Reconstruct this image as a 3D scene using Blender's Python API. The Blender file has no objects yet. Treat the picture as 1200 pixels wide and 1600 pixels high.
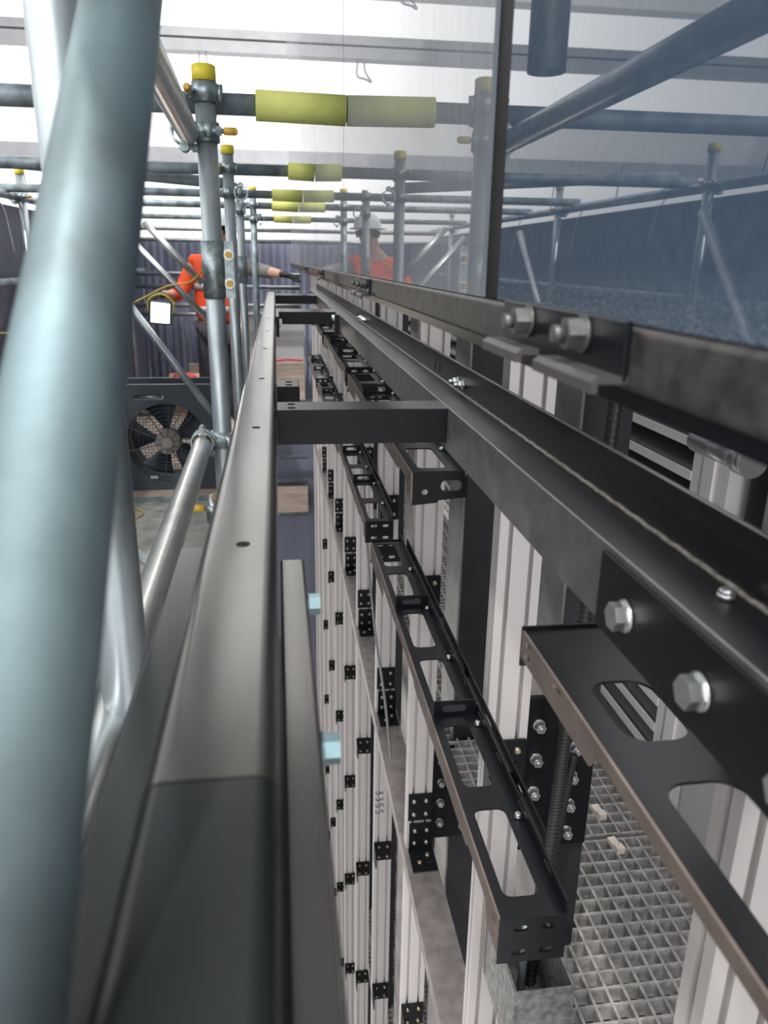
import bpy, bmesh, math, random
from mathutils import Vector, Matrix
random.seed(7)
C = bpy.context.scene.collection
SC = bpy.context.scene
EYE = 1.55                      # eye height over the scaffold deck (deck = z 0)

# ------------------------------------------------------------------ camera
cd = bpy.data.cameras.new('camera'); cam = bpy.data.objects.new('camera', cd); C.objects.link(cam)
Rm = ((0.99087, -0.02804, 0.13194), (-0.13435, -0.31105, 0.94085), (0.01466, -0.94998, -0.31198))
def _fix():
    vy = Vector((-170., -394., 1190.)).normalized()
    yv = 800 + ((-170) * (545 - 600) + 1190. ** 2) / 394
    up = -Vector((545. - 600, yv - 800, 1190.)).normalized()
    xr = vy.cross(up)
    if xr.x < 0: xr = -xr
    return xr, vy, up
_x, _y, _z = _fix()
cam.matrix_world = Matrix(((_x[0], -_x[1], -_x[2], 0), (_y[0], -_y[1], -_y[2], 0), (_z[0], -_z[1], -_z[2], EYE), (0, 0, 0, 1)))
cd.sensor_fit = 'HORIZONTAL'; cd.sensor_width = 36.0; cd.lens = 36.0 * 1190 / 1200
cd.clip_start = 0.02; cd.clip_end = 200
cd.dof.use_dof = True; cd.dof.focus_distance = 1.45; cd.dof.aperture_fstop = 11.0
SC.camera = cam

# ------------------------------------------------------------------ sky, light, exposure
w = bpy.data.worlds.new('sky'); SC.world = w; w.use_nodes = True
nt = w.node_tree; nt.nodes.clear()
out = nt.nodes.new('ShaderNodeOutputWorld'); bg = nt.nodes.new('ShaderNodeBackground')
tc = nt.nodes.new('ShaderNodeTexCoord'); sx = nt.nodes.new('ShaderNodeSeparateXYZ')
cr = nt.nodes.new('ShaderNodeValToRGB')
cr.color_ramp.elements[0].position = 0.0; cr.color_ramp.elements[0].color = (0.50, 0.49, 0.48, 1)
cr.color_ramp.elements[1].position = 0.12; cr.color_ramp.elements[1].color = (1.0, 1.0, 1.0, 1)
nt.links.new(tc.outputs['Generated'], sx.inputs[0]); nt.links.new(sx.outputs[2], cr.inputs[0])
nt.links.new(cr.outputs[0], bg.inputs[0]); bg.inputs[1].default_value = 1.15
nt.links.new(bg.outputs[0], out.inputs[0])
SC.view_settings.view_transform = 'Standard'; SC.view_settings.look = 'None'
SC.view_settings.gamma = 1.0; SC.view_settings.use_curve_mapping = False
SC.view_settings.exposure = 1.15
sl = bpy.data.lights.new('sun', 'SUN'); so = bpy.data.objects.new('sun', sl); C.objects.link(so)
sl.energy = 0.9; sl.angle = math.radians(3); sl.color = (1.0, 0.96, 0.9)
so.rotation_euler = (math.radians(28), math.radians(-22), 0); so.location = (0, 0, 12)

# ------------------------------------------------------------------ materials
def mat(name, col, rough=.5, metal=0., noise=0., nscale=30., bump=0., bscale=200., spec=.5, col2=None, stretch=None):
    m = bpy.data.materials.new(name); m.use_nodes = True
    t = m.node_tree; p = t.nodes['Principled BSDF']
    p.inputs['Base Color'].default_value = (*col, 1); p.inputs['Roughness'].default_value = rough
    p.inputs['Metallic'].default_value = metal; p.inputs['Specular IOR Level'].default_value = spec
    if noise or bump or col2:
        g = t.nodes.new('ShaderNodeTexCoord')
        mp = t.nodes.new('ShaderNodeMapping'); t.links.new(g.outputs['Object'], mp.inputs[0])
        if stretch: mp.inputs['Scale'].default_value = stretch
    if noise or col2:
        n = t.nodes.new('ShaderNodeTexNoise'); n.inputs['Scale'].default_value = nscale; n.inputs['Detail'].default_value = 5
        t.links.new(mp.outputs[0], n.inputs['Vector'])
        r = t.nodes.new('ShaderNodeValToRGB'); t.links.new(n.outputs[0], r.inputs[0])
        r.color_ramp.elements[0].position = .35; r.color_ramp.elements[1].position = .68
        a = tuple(max(0, c * (1 - noise)) for c in col); b = col2 or tuple(min(1, c * (1 + noise)) for c in col)
        r.color_ramp.elements[0].color = (*a, 1); r.color_ramp.elements[1].color = (*b, 1)
        t.links.new(r.outputs[0], p.inputs['Base Color'])
    if bump:
        n2 = t.nodes.new('ShaderNodeTexNoise'); n2.inputs['Scale'].default_value = bscale; n2.inputs['Detail'].default_value = 3
        t.links.new(mp.outputs[0], n2.inputs['Vector'])
        b_ = t.nodes.new('ShaderNodeBump'); b_.inputs['Strength'].default_value = bump; b_.inputs['Distance'].default_value = .002
        t.links.new(n2.outputs[0], b_.inputs['Height']); t.links.new(b_.outputs[0], p.inputs['Normal'])
    return m
M = {}
M['galv'] = mat('galvanised_tube', (.44, .50, .53), .34, .6, .28, 14, .15, 60, stretch=(1, 1, .35))
M['galv_dark'] = mat('weathered_tube', (.27, .33, .36), .48, .4, .4, 18, .2, 80)
M['galv_bright'] = mat('clean_galvanised', (.62, .64, .64), .33, .9, .12, 20, .06, 80)
M['coupler'] = mat('coupler_zinc', (.36, .43, .45), .38, .85, .3, 60, .3, 150)
M['black'] = mat('black_powder_coat', (.006, .0068, .0095), .36, 0, .1, 20, .03, 700, spec=.28)
M['lip'] = mat('brown_reflection_edge', (.27, .215, .19), .42, .6, .15, 20)  # warm reflection on the black lip put into its colour
M['near_tube'] = mat('stained_galvanised_tube', (.20, .25, .27), .50, .5, .35, 9, .3, 45, col2=(.27, .37, .40), stretch=(1, 1, .5))
M['black_gloss'] = mat('black_gloss_paint', (.006, .006, .008), .30, 0, 0, 20, .05, 300, spec=.6)
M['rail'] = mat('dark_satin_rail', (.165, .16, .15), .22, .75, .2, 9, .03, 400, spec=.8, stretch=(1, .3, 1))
M['rail_dark'] = mat('near_rail_dim_reflection', (.045, .05, .052), .24, .55, .2, 9, .03, 400, spec=.6, stretch=(1, .3, 1))  # rail finish darkened, the dim near reflection put into its colour
M['web'] = mat('spattered_web_sheen', (.15, .145, .145), .36, .35, .2, 30, .30, 260, spec=.6)  # spattered black paint, lightened to hold the reflected side light
M['alu'] = mat('anodised_aluminium', (.70, .67, .665), .42, .5, .015, 8)
M['alu_sheet'] = mat('aluminium_sheet', (.66, .65, .65), .36, .8, .05, 12)
M['steel_bar'] = mat('bare_flat_steel', (.42, .39, .38), .4, .8, .2, 22, .05, 100, col2=(.5, .44, .42))
M['post'] = mat('painted_steel_post', (.018, .019, .024), .4, 0, .2, 12, .05, 200)
M['gasket'] = mat('matt_black_gasket', (.006, .006, .008), .6, spec=.3)
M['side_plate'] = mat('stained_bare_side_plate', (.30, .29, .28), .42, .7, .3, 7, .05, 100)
M['dull_bolt'] = mat('dull_grey_bolt', (.20, .20, .20), .45, .7, .2, 80)
M['galv_dull'] = mat('dull_galvanised_sheet', (.30, .30, .295), .45, .75, .35, 60, .2, 200)
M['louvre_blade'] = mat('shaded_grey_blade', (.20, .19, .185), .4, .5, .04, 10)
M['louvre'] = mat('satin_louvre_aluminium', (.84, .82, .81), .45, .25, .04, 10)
M['zinc'] = mat('zinc_bolt', (.66, .68, .69), .28, .95, .08, 90)
M['zinc_blue'] = mat('blue_passivated_bolt', (.30, .44, .48), .3, .9, .1, 60)
M['brass'] = mat('yellow_zinc_screw', (.62, .53, .36), .32, .9, .2, 90)
M['yellow'] = mat('yellow_plastic', (.80, .66, .05), .45, 0, .1, 40)
M['foam'] = mat('yellow_green_foam', (.66, .69, .20), .75, 0, .06, 25, .1, 120)
M['bolt_cap'] = mat('amber_bolt_cap', (.70, .42, .05), .4)
M['grating'] = mat('grey_moulded_grating', (.33, .32, .31), .6, 0, .3, 45, .2, 200)
M['under'] = mat('dark_subfloor', (.16, .14, .135), .8, 0, .4, 10)
M['navy'] = mat('navy_sheeting', (.12, .13, .185), .55, 0, .25, 2.2, .12, 6, stretch=(1, 1, .2))
M['deck'] = mat('grey_plywood_deck', (.30, .30, .285), .7, 0, .22, 9, .05, 60)
M['board'] = mat('pale_timber_board', (.46, .37, .31), .7, 0, .2, 8, .05, 60, stretch=(.3, 4, 4))
M['white'] = mat('white_paint', (.82, .82, .82), .6, 0, .03, 3)
M['beam_grey'] = mat('grey_roof_steel', (.45, .46, .48), .5, .1, .08, 5)
M['conduit'] = mat('black_corrugated_conduit', (.02, .02, .022), .38)
M['rubber'] = mat('dark_grey_plastic', (.055, .07, .09), .5, 0, .15, 20)
M['fan_grey'] = mat('fan_mesh_grey', (.33, .30, .28), .6)
M['orange'] = mat('hi_vis_orange', (.95, .10, .025), .7, 0, .08, 20)
M['reflect'] = mat('reflective_tape', (.55, .55, .55), .4, .3)
M['trousers'] = mat('dark_work_trousers', (.06, .062, .075), .8, 0, .2, 25)
M['sleeve'] = mat('grey_sleeve', (.20, .19, .19), .8, 0, .15, 25)
M['glove'] = mat('black_glove', (.02, .02, .024), .7)
M['skin'] = mat('skin', (.55, .33, .24), .5)
M['helmet'] = mat('white_helmet', (.75, .77, .8), .35)
M['cardboard'] = mat('cardboard', (.42, .26, .17), .8, 0, .1, 12)
M['red'] = mat('red_plastic', (.75, .06, .06), .5)
M['bag'] = mat('translucent_bag', (.6, .62, .65), .35)
M['yellow_cable'] = mat('yellow_cable', (.75, .52, .08), .5)
M['tie'] = mat('white_cable_tie', (.62, .64, .66), .5)
M['dtie'] = mat('black_cable_tie', (.03, .03, .035), .5)
M['grey_cable'] = mat('grey_cable', (.22, .22, .23), .45)
M['panel'] = mat('pale_grey_panel', (.52, .51, .53), .5, 0, .04, 6)
M['marker'] = mat('marker_ink', (.03, .03, .05), .7)
M['wood'] = mat('pale_wood_block', (.75, .66, .58), .7, 0, .1, 40)
M['hole'] = mat('dark_hole', (.004, .004, .004), .9)
M['weld'] = mat('weld_bead', (.30, .28, .25), .42, .7, .3, 200, .8, 500)

def glass_mat(name, lo, hi, sp):
    m = bpy.data.materials.new(name); m.use_nodes = True
    t = m.node_tree; p = t.nodes['Principled BSDF']
    p.inputs['Base Color'].default_value = (.026, .06, .105, 1); p.inputs['Roughness'].default_value = .015
    p.inputs['IOR'].default_value = 1.6; p.inputs['Specular IOR Level'].default_value = .65
    d = t.nodes.new('ShaderNodeBsdfDiffuse'); d.inputs[0].default_value = (.50, .51, .52, 1)
    mx = t.nodes.new('ShaderNodeMixShader')
    g = t.nodes.new('ShaderNodeTexCoord')
    mp = t.nodes.new('ShaderNodeMapping'); mp.inputs['Scale'].default_value = (1, 40, sp); t.links.new(g.outputs['Object'], mp.inputs[0])
    n = t.nodes.new('ShaderNodeTexNoise'); n.inputs['Scale'].default_value = 3; n.inputs['Detail'].default_value = 6
    t.links.new(mp.outputs[0], n.inputs['Vector'])
    r = t.nodes.new('ShaderNodeMapRange'); r.inputs[1].default_value = .35; r.inputs[2].default_value = .75
    r.inputs[3].default_value = lo; r.inputs[4].default_value = hi; t.links.new(n.outputs[0], r.inputs[0])
    # splashes of mortar dust thickest at the bottom edge
    s = t.nodes.new('ShaderNodeSeparateXYZ'); t.links.new(g.outputs['Object'], s.inputs[0])
    e = t.nodes.new('ShaderNodeMapRange'); e.inputs[1].default_value = 0; e.inputs[2].default_value = .03
    e.inputs[3].default_value = 1; e.inputs[4].default_value = 0; t.links.new(s.outputs[2], e.inputs[0])
    n2 = t.nodes.new('ShaderNodeTexNoise'); n2.inputs['Scale'].default_value = 600; n2.inputs['Detail'].default_value = 4
    t.links.new(g.outputs['Object'], n2.inputs['Vector'])
    r2 = t.nodes.new('ShaderNodeMapRange'); r2.inputs[1].default_value = .5; r2.inputs[2].default_value = .72
    r2.inputs[3].default_value = 0; r2.inputs[4].default_value = .55; t.links.new(n2.outputs[0], r2.inputs[0])
    k = t.nodes.new('ShaderNodeMath'); k.operation = 'MULTIPLY'
    t.links.new(r2.outputs[0], k.inputs[0]); t.links.new(e.outputs[0], k.inputs[1])
    a = t.nodes.new('ShaderNodeMath'); a.operation = 'ADD'; a.use_clamp = True
    t.links.new(r.outputs[0], a.inputs[0]); t.links.new(k.outputs[0], a.inputs[1])
    t.links.new(a.outputs[0], mx.inputs[0]); t.links.new(p.outputs[0], mx.inputs[1]); t.links.new(d.outputs[0], mx.inputs[2])
    t.links.new(mx.outputs[0], t.nodes['Material Output'].inputs[0])
    return m
M['glass'] = glass_mat('dusty_tinted_glass', .26, .40, .7); M['glass_near'] = glass_mat('cleaner_tinted_glass', .05, .09, 30)
def emit_mat(name, col, s):
    m = bpy.data.materials.new(name); m.use_nodes = True; p = m.node_tree.nodes['Principled BSDF']
    p.inputs['Base Color'].default_value = (*col, 1); p.inputs['Emission Color'].default_value = (*col, 1); p.inputs['Emission Strength'].default_value = s
    return m
M['lamp'] = emit_mat('lit_led_lens', (1.0, .93, .75), 14)

# ------------------------------------------------------------------ mesh helpers
def V(*a): return Vector(a)
def new(): return bmesh.new()
def box(bm, x0, x1, y0, y1, z0, z1):
    v = [bm.verts.new(p) for p in ((x0,y0,z0),(x1,y0,z0),(x1,y1,z0),(x0,y1,z0),(x0,y0,z1),(x1,y0,z1),(x1,y1,z1),(x0,y1,z1))]
    for f in ((3,2,1,0),(4,5,6,7),(0,1,5,4),(1,2,6,5),(2,3,7,6),(3,0,4,7)): bm.faces.new([v[i] for i in f])
    return bm
def frame_of(d):
    d = d.normalized(); a = Vector((0,0,1)) if abs(d.z) < .9 else Vector((1,0,0))
    u = d.cross(a).normalized(); return u, d.cross(u).normalized()
def cyl(bm, p0, p1, r, seg=16, r1=None, inner=None, start=0.):
    p0, p1 = Vector(p0), Vector(p1); u, v = frame_of(p1 - p0); r1 = r if r1 is None else r1
    def ring(p, q): return [bm.verts.new(p + (u * math.cos(start + 2*math.pi*i/seg) + v * math.sin(start + 2*math.pi*i/seg)) * q) for i in range(seg)]
    a, b = ring(p0, r), ring(p1, r1)
    for i in range(seg):
        f = bm.faces.new((a[i], b[i], b[(i+1)%seg], a[(i+1)%seg])); f.smooth = seg > 8
    if inner:
        c, d = ring(p0, inner), ring(p1, inner)
        for i in range(seg):
            j = (i+1) % seg
            f = bm.faces.new((c[j], d[j], d[i], c[i])); f.smooth = True
            bm.faces.new((a[i], a[j], c[j], c[i])); bm.faces.new((b[j], b[i], d[i], d[j]))
    else:
        bm.faces.new(a); bm.faces.new(b[::-1])
    return bm
def sweep(bm, pts, r, seg=10, rf=None):
    pts = [Vector(p) for p in pts]; rings = []; u = None
    for i, p in enumerate(pts):
        d = (pts[min(i+1, len(pts)-1)] - pts[max(i-1, 0)]).normalized()
        if u is None: u, v = frame_of(d)
        else:
            u = (u - d * u.dot(d)).normalized(); v = d.cross(u)
        q = rf(i) if rf else r
        rings.append([bm.verts.new(p + (u*math.cos(2*math.pi*k/seg) + v*math.sin(2*math.pi*k/seg))*q) for k in range(seg)])
    for a, b in zip(rings, rings[1:]):
        for k in range(seg):
            f = bm.faces.new((a[k], a[(k+1)%seg], b[(k+1)%seg], b[k])); f.smooth = True
    bm.faces.new(rings[0][::-1]); bm.faces.new(rings[-1])
    return bm
def smooth_path(ctrl, n=8):
    P = [Vector(c) for c in ctrl]; P = [P[0]] + P + [P[-1]]; o = []
    for i in range(1, len(P)-2):
        for k in range(n):
            t = k / n; a, b, c, d = P[i-1], P[i], P[i+1], P[i+2]
            o.append(.5*((2*b) + (c-a)*t + (2*a-5*b+4*c-d)*t*t + (3*b-a-3*c+d)*t**3))
    o.append(P[-2]); return o
def prism(bm, poly, z0, z1):
    a = [bm.verts.new((x, y, z0)) for x, y in poly]; b = [bm.verts.new((x, y, z1)) for x, y in poly]
    n = len(poly)
    for i in range(n): bm.faces.new((a[i], a[(i+1)%n], b[(i+1)%n], b[i]))
    bm.faces.new(a[::-1]); bm.faces.new(b); return bm
def rrect(cx, cy, w, h, r, n=5):
    o = []
    for sx_, sy_, a0 in ((1,1,0),(-1,1,90),(-1,-1,180),(1,-1,270)):
        for k in range(n+1):
            a = math.radians(a0 + 90*k/n); o.append((cx + sx_*(w/2-r) + r*math.cos(a), cy + sy_*(h/2-r) + r*math.sin(a)))
    return o
def plate(outer, holes, t, tf):
    """flat plate in u,v with real holes, thickness t; tf maps (u,v,n) to xyz"""
    bm = bmesh.new(); es = []
    for loop in [outer] + holes:
        vs = [bm.verts.new((x, y, 0)) for x, y in loop]
        for i in range(len(vs)): es.append(bm.edges.new((vs[i], vs[(i+1) % len(vs)])))
    bmesh.ops.triangle_fill(bm, use_beauty=True, use_dissolve=False, edges=es, normal=(0,0,1))
    r = bmesh.ops.extrude_face_region(bm, geom=bm.faces[:])
    for v in [g for g in r['geom'] if isinstance(g, bmesh.types.BMVert)]: v.co.z += t
    for v in bm.verts: v.co = Vector(tf(*v.co))
    bmesh.ops.recalc_face_normals(bm, faces=bm.faces[:])
    return bm
def join(*bms):
    o = bmesh.new()
    for b in bms:
        me = bpy.data.meshes.new('tmp'); b.to_mesh(me); b.free(); o.from_mesh(me); bpy.data.meshes.remove(me)
    return o
def obj(name, bm, m, parent=None, loc=None, bevel=0., rot=None):
    bmesh.ops.recalc_face_normals(bm, faces=bm.faces[:])
    me = bpy.data.meshes.new(name); bm.to_mesh(me); bm.free()
    me.materials.append(M[m] if isinstance(m, str) else m)
    o = bpy.data.objects.new(name, me); C.objects.link(o)
    if parent: o.parent = parent
    if loc is not None:
        o.location = loc if parent else (loc[0], loc[1], loc[2] + EYE)
    elif not parent: o.location = (0, 0, EYE)
    if rot: o.rotation_euler = rot
    if bevel:
        b = o.modifiers.new('bevel', 'BEVEL'); b.width = bevel; b.segments = 3; b.limit_method = 'ANGLE'; b.angle_limit = math.radians(50)
        for p in me.polygons: p.use_smooth = True
        wn = o.modifiers.new('wn', 'WEIGHTED_NORMAL')
    return o
def tag(o, label, cat, group=None):
    o['label'] = label; o['category'] = cat
    if group: o['group'] = group
    return o
def thing(name, label, cat, loc, group=None, rot=(0,0,0)):
    o = bpy.data.objects.new(name, None); C.objects.link(o); o.empty_display_size = .05
    o.location = (loc[0], loc[1], loc[2] + EYE); o.rotation_euler = rot
    return tag(o, label, cat, group)
def struct(name, bm, m, **k):
    o = obj(name, bm, m, **k); o['kind'] = 'structure'; return o
def dup(r, loc, label, group=None):
    def rec(o, par):
        c = o.copy(); C.objects.link(c)
        if par: c.parent = par
        for ch in o.children: rec(ch, c)
        return c
    c = rec(r, None); c.location = (loc[0], loc[1], loc[2] + EYE); c['label'] = label
    if group: c['group'] = group
    return c
ORD = ['nearest', 'second', 'third', 'fourth', 'fifth', 'sixth', 'seventh', 'eighth', 'ninth', 'tenth', 'eleventh', 'twelfth']
def nth(i): return ORD[i] if i == 0 else ORD[i] + ' nearest'
def hexbolt(p, d, s=.018, head=.008, washer=True, nut=False):
    bm = bmesh.new(); p = Vector(p); d = Vector(d).normalized()
    if washer: cyl(bm, p, p + d*.002, s*.66, 18)
    cyl(bm, p + d*.001, p + d*(.002 + head), s*.577, 6)
    if nut: cyl(bm, p + d*(.002 + head), p + d*(.009 + head), s*.3, 10)
    return bm
def roundbolt(p, d, r=.007, h=.006):
    bm = bmesh.new(); p = Vector(p); d = Vector(d).normalized()
    cyl(bm, p, p + d*h*.6, r, 14); cyl(bm, p + d*h*.6, p + d*h, r, 14, r1=r*.7)
    return bm

# ================================================================== THE PLACE
# ---- ground of the lower storey, walls of sheeting, far hall
struct('floor', box(new(), -3, 3, -1.5, 16, -8.1, -8.0), 'under')
struct('wall_left', box(new(), -1.68, -1.64, -1.2, 10.2, -1.75, .30), 'navy')
def fold_wall():
    bm = new(); n = 120; prev = None
    for i in range(n+1):
        x = -1.64 + (1.64 + 1.34) * i / n; y = 10.2 + .03*math.sin(i*1.7) + .02*math.sin(i*.6)
        a = (bm.verts.new((x, y, -8.0)), bm.verts.new((x, y, .22)))
        if prev: f = bm.faces.new((prev[0], a[0], a[1], prev[1])); f.smooth = True
        prev = a
    r = bmesh.ops.extrude_face_region(bm, geom=bm.faces[:])
    for v in [g for g in r['geom'] if isinstance(g, bmesh.types.BMVert)]: v.co.y += .02
    return bm
struct('wall_back', fold_wall(), 'navy')
# far hall: white fascia and roof steel seen over the sheeting
struct('trim_1', box(new(), -14, 6, 14.0, 14.5, 1.72, 2.40), 'white')
struct('trim_2', box(new(), -14, 6, 13.8, 14.0, 1.50, 1.70), 'beam_grey')
struct('trim_3', box(new(), -14, 6, 12.0, 12.25, 2.68, 2.82), 'beam_grey')
struct('trim_4', box(new(), -14, 6, 12.0, 12.25, 2.85, 2.96), 'beam_grey')
struct('trim_5', box(new(), -14, 6, 11.2, 11.5, 3.25, 3.42), 'white')
def haunch():
    bm = new(); n = 14; c = []
    pts = [(.95, 1.72)] + [(-.9 + 1.85*k/n, 1.72 + 1.15*(k/n)**1.7) for k in range(n+1)]
    a = [bm.verts.new((x, 14.6, z)) for x, z in pts]; b = [bm.verts.new((x, 15.0, z)) for x, z in pts]
    bm.faces.new(a); bm.faces.new(b[::-1])
    for i in range(len(a)): bm.faces.new((a[i], a[(i+1)%len(a)], b[(i+1)%len(a)], b[i]))
    return bm
struct('trim_6', haunch(), 'white')
# canopy to the left of the scaffold: roof beams and slatted white ceiling
def canopy():
    bm = new(); box(bm, -2.3, .20, -.4, 4.6, 2.5, 2.6)
    for k in range(40): box(bm, -2.3, .20, -.38 + k*.125, -.32 + k*.125, 2.46, 2.5)
    for k in range(9):
        y = 4.7 + k*1.05
        box(bm, -9, -2.2, y, y + .62, 3.9, 3.98)
    return bm
struct('ceiling', canopy(), 'white')
for k, y in enumerate((4.7, 6.2, 7.9)):
    struct('trim_%d' % (7+k), box(new(), -9, -.6, y, y+.22, 3.5, 3.72), 'beam_grey')
struct('trim_10', box(new(), -9.2, -9, -4, 14, .6, 3.98), 'white')
for nm, x, lab in (('hanging_wire', -.95, 'looped wire hanging from the far roof beam above the nearest yellow cap'), ('hanging_wire', -1.45, 'dark wire loop hanging high beside the raking tube')):
    zz = 2.68 if x > -1.2 else 3.40
    hw_ = new(); sweep(hw_, smooth_path([(0, 0, 0), (-.01, 0, -.14), (-.10, 0, -.27), (-.02, 0, -.24), (.10, 0, -.20), (.09, 0, 0)], 6), .014, 7)
    tag(obj(nm, hw_, 'beam_grey', loc=(x, 12.05 if x > -1.2 else 11.3, zz)), lab, 'wire')
# building side behind the glass
struct('wall_right', box(new(), 1.13, 1.23, -1.2, 12, -8, .45), 'black')

# ---- walkway gratings
def grating_bm(x0, x1, L, pitch=.038):
    bm = new(); nx = int(round((x1-x0)/pitch)); ny = int(round(L/pitch))
    for i in range(nx+1): box(bm, x0+i*pitch-.0032, x0+i*pitch+.0032, 0, ny*pitch, -.038, 0)
    for j in range(ny+1): box(bm, x0-.0032, x0+nx*pitch+.0032, j*pitch-.0032, j*pitch+.0032, -.038, -.0006)
    return bm
PL = 38*.038
g0 = tag(obj('walkway_grating', grating_bm(.50, .956, PL), 'grating', loc=(0, .12, -1.46)), 'grey moulded walkway grating panel nearest the camera, right of the nearest channel end plate', 'grating', 'walkway grating panels')
for k in range(1, 6):
    dup(g0, (0, .12 + k*(PL+.02), -1.46), 'grey moulded walkway grating, %s panel, behind the aluminium columns beside the louvres' % nth(k), 'walkway grating panels')
gl = tag(obj('walkway_grating', grating_bm(.50, .956, PL), 'grating', loc=(0, 1.6, -4.6)), 'grey grating one storey down, nearest panel seen between the columns', 'grating', 'lower walkway gratings')
for k in range(1, 5):
    dup(gl, (0, 1.6 + k*(PL+.02), -4.6), 'grey grating one storey down, %s panel from the camera' % ORD[k], 'lower walkway gratings')
def block(p, r, lab):
    bm = box(new(), -.011, .011, -.026, .026, 0, .012); box(bm, -.011, .011, -.026, -.006, .012, .018)
    tag(obj('wood_block', bm, 'wood', loc=p, rot=(0,0,r)), lab, 'block', 'pale blocks on the grating')
block((.852, 1.662, -1.46), .12, 'small pale wood block lying on the grating, farther of the pair')
block((.846, 1.534, -1.46), .15, 'small pale wood block lying on the grating, nearer of the pair')

# ---- louvred wall right of the walkway
def louvre(label, y0, y1, z0=-1.40, z1=-.10, loc_x=1.0):
    t = thing('louvre_panel', label, 'louvre', (loc_x, y0, z0), 'louvre panels')
    L = y1 - y0; H = z1 - z0
    fr = new(); box(fr, 0, .05, 0, .035, 0, H); box(fr, 0, .05, L-.035, L, 0, H); box(fr, 0, .05, 0, L, H, H+.03); box(fr, -.02, .05, 0, L, -.03, 0)
    obj('frame', fr, 'louvre', t)
    n = int(H/.08)
    for k in range(n):
        z = .02 + k*.08
        bm = new(); a = [(0, z), (0, z+.018), (.012, z+.020), (.075, z+.068), (.077, z+.063), (.014, z+.014), (.006, z+.010), (.006, z)]
        p = [bm.verts.new((x, .035, q)) for x, q in a]; p2 = [bm.verts.new((x, L-.035, q)) for x, q in a]
        m_ = len(a)
        for i in range(m_): bm.faces.new((p[i], p2[i], p2[(i+1)%m_], p[(i+1)%m_]))
        bm.faces.new(p); bm.faces.new(p2[::-1])
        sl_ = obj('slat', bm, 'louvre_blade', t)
        obj('slat_edge', box(new(), -.004, .002, .035, L-.035, z-.002, z+.021), 'louvre', sl_)
    sill = new(); box(sill, -.055, 0, 0, L, -.05, -.03); box(sill, -.055, -.049, 0, L, -.03, -.012)
    obj('sill', sill, 'louvre', t)
    return t
for k, (a, b) in enumerate(((1.655, 3.1), (3.16, 4.64), (4.7, 6.2), (6.26, 7.8))):
    louvre('aluminium louvre panel with slanted slats beside the walkway, %s of the row' % nth(k), a, b)
mu = new(); box(mu, -.03, .06, 0, .10, -1.35, 0); 
m_ = thing('mullion', 'pale aluminium upright closing the near end of the louvres', 'post', (1.03, 1.535, -.08))
obj('body', mu, 'louvre', m_)
fl = box(new(), -.036, -.03, .055, .10, -1.35, 0); obj('flange', fl, 'louvre', m_)
for k in range(10): obj('screw', roundbolt((-.036, .078, -.08 - k*.13), (-1,0,0), .004, .003), 'zinc', m_)
tag(obj('wall_panel', box(new(), 0, .04, 0, 1.72, 0, .72), 'panel', loc=(1.0, -.2, -1.42)), 'smooth pale grey wall panel beside the walkway, below the dark cladding', 'panel')
tag(obj('cladding_panel', box(new(), 0, .04, 0, 1.7, 0, .68), 'black', loc=(1.03, -.2, -.70)), 'black cladding panel right of the louvre mullion', 'panel')
tb = cyl(new(), (0,0,0), (0,-.16,0), .026, 24); cyl(tb, (0,-.16,0), (0,-.20,0), .031, 24)
tag(obj('steel_pin', tb, 'galv_bright', loc=(.885, 1.49, -.352)), 'round steel pin with pale flat end, in front of black cladding', 'pin')

# ---- base beam, columns, posts
CY = [.475] + [1.197 + .8*k for k in range(10)]
def profile():
    hw, hd, s, d = .04, .02, .0042, .010
    def side(n):  # n slots across
        return [(-.020, ), (.020, )] if n == 2 else [(0, )]
    k, e, c2 = .0045, .0095, .014          # neck depth, cavity half width, cavity depth
    P = [(-hw, -hd)]
    for c in (-.02, .02): P += [(c-s, -hd), (c-s, -hd+k), (c-e, -hd+k), (c-e+.004, -hd+c2), (c+e-.004, -hd+c2), (c+e, -hd+k), (c+s, -hd+k), (c+s, -hd)]
    P += [(hw, -hd), (hw, -s), (hw-k, -s), (hw-k, -.0048), (hw-d, -.0046), (hw-d, .0046), (hw-k, .0048), (hw-k, s), (hw, s), (hw, hd)]
    for c in (.02, -.02): P += [(c+s, hd), (c+s, hd-.004), (c-s, hd-.004), (c-s, hd)]
    P += [(-hw, hd), (-hw, s), (-hw+k, s), (-hw+k, .0048), (-hw+d, .0046), (-hw+d, -.0046), (-hw+k, -.0048), (-hw+k, -s), (-hw, -s)]
    return P
bb = new(); box(bb, 0, .10, 0, 9.2, -.006, 0); box(bb, 0, .006, 0, 9.2, -.05, -.006); box(bb, .094, .10, 0, 9.2, -.05, -.006)
tag(obj('base_beam', bb, 'steel_bar', loc=(.36, -.2, -1.83)), 'bare steel channel lying along under the feet of the columns', 'beam')
col_u = col_l = None
for i, y in enumerate(CY):
    lab = ('silver slotted aluminium column at the bottom right corner, nearest the camera' if i == 0 else
           'tall silver slotted aluminium column above the base beam, %s from the camera' % ORD[i])
    loc = (.41, y + .02, -1.83)
    if col_u is None: col_u = tag(obj('aluminium_column', prism(new(), profile(), 0, 2.10), 'alu', loc=loc), lab, 'column', 'upper slotted columns')
    else: dup(col_u, loc, lab)
for i, y in enumerate(CY[2:]):
    loc = (.41, y + .02, -8.0); lab = 'slotted aluminium column under the base beam, %s of the lower row' % nth(i)
    if i == 1: lab = 'slotted aluminium column of the lower row with handwritten digits on it'
    if col_l is None: col_l = tag(obj('aluminium_column', prism(new(), profile(), 0, 6.12), 'alu', loc=loc), lab, 'column', 'lower slotted columns')
    else: dup(col_l, loc, lab)
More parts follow.
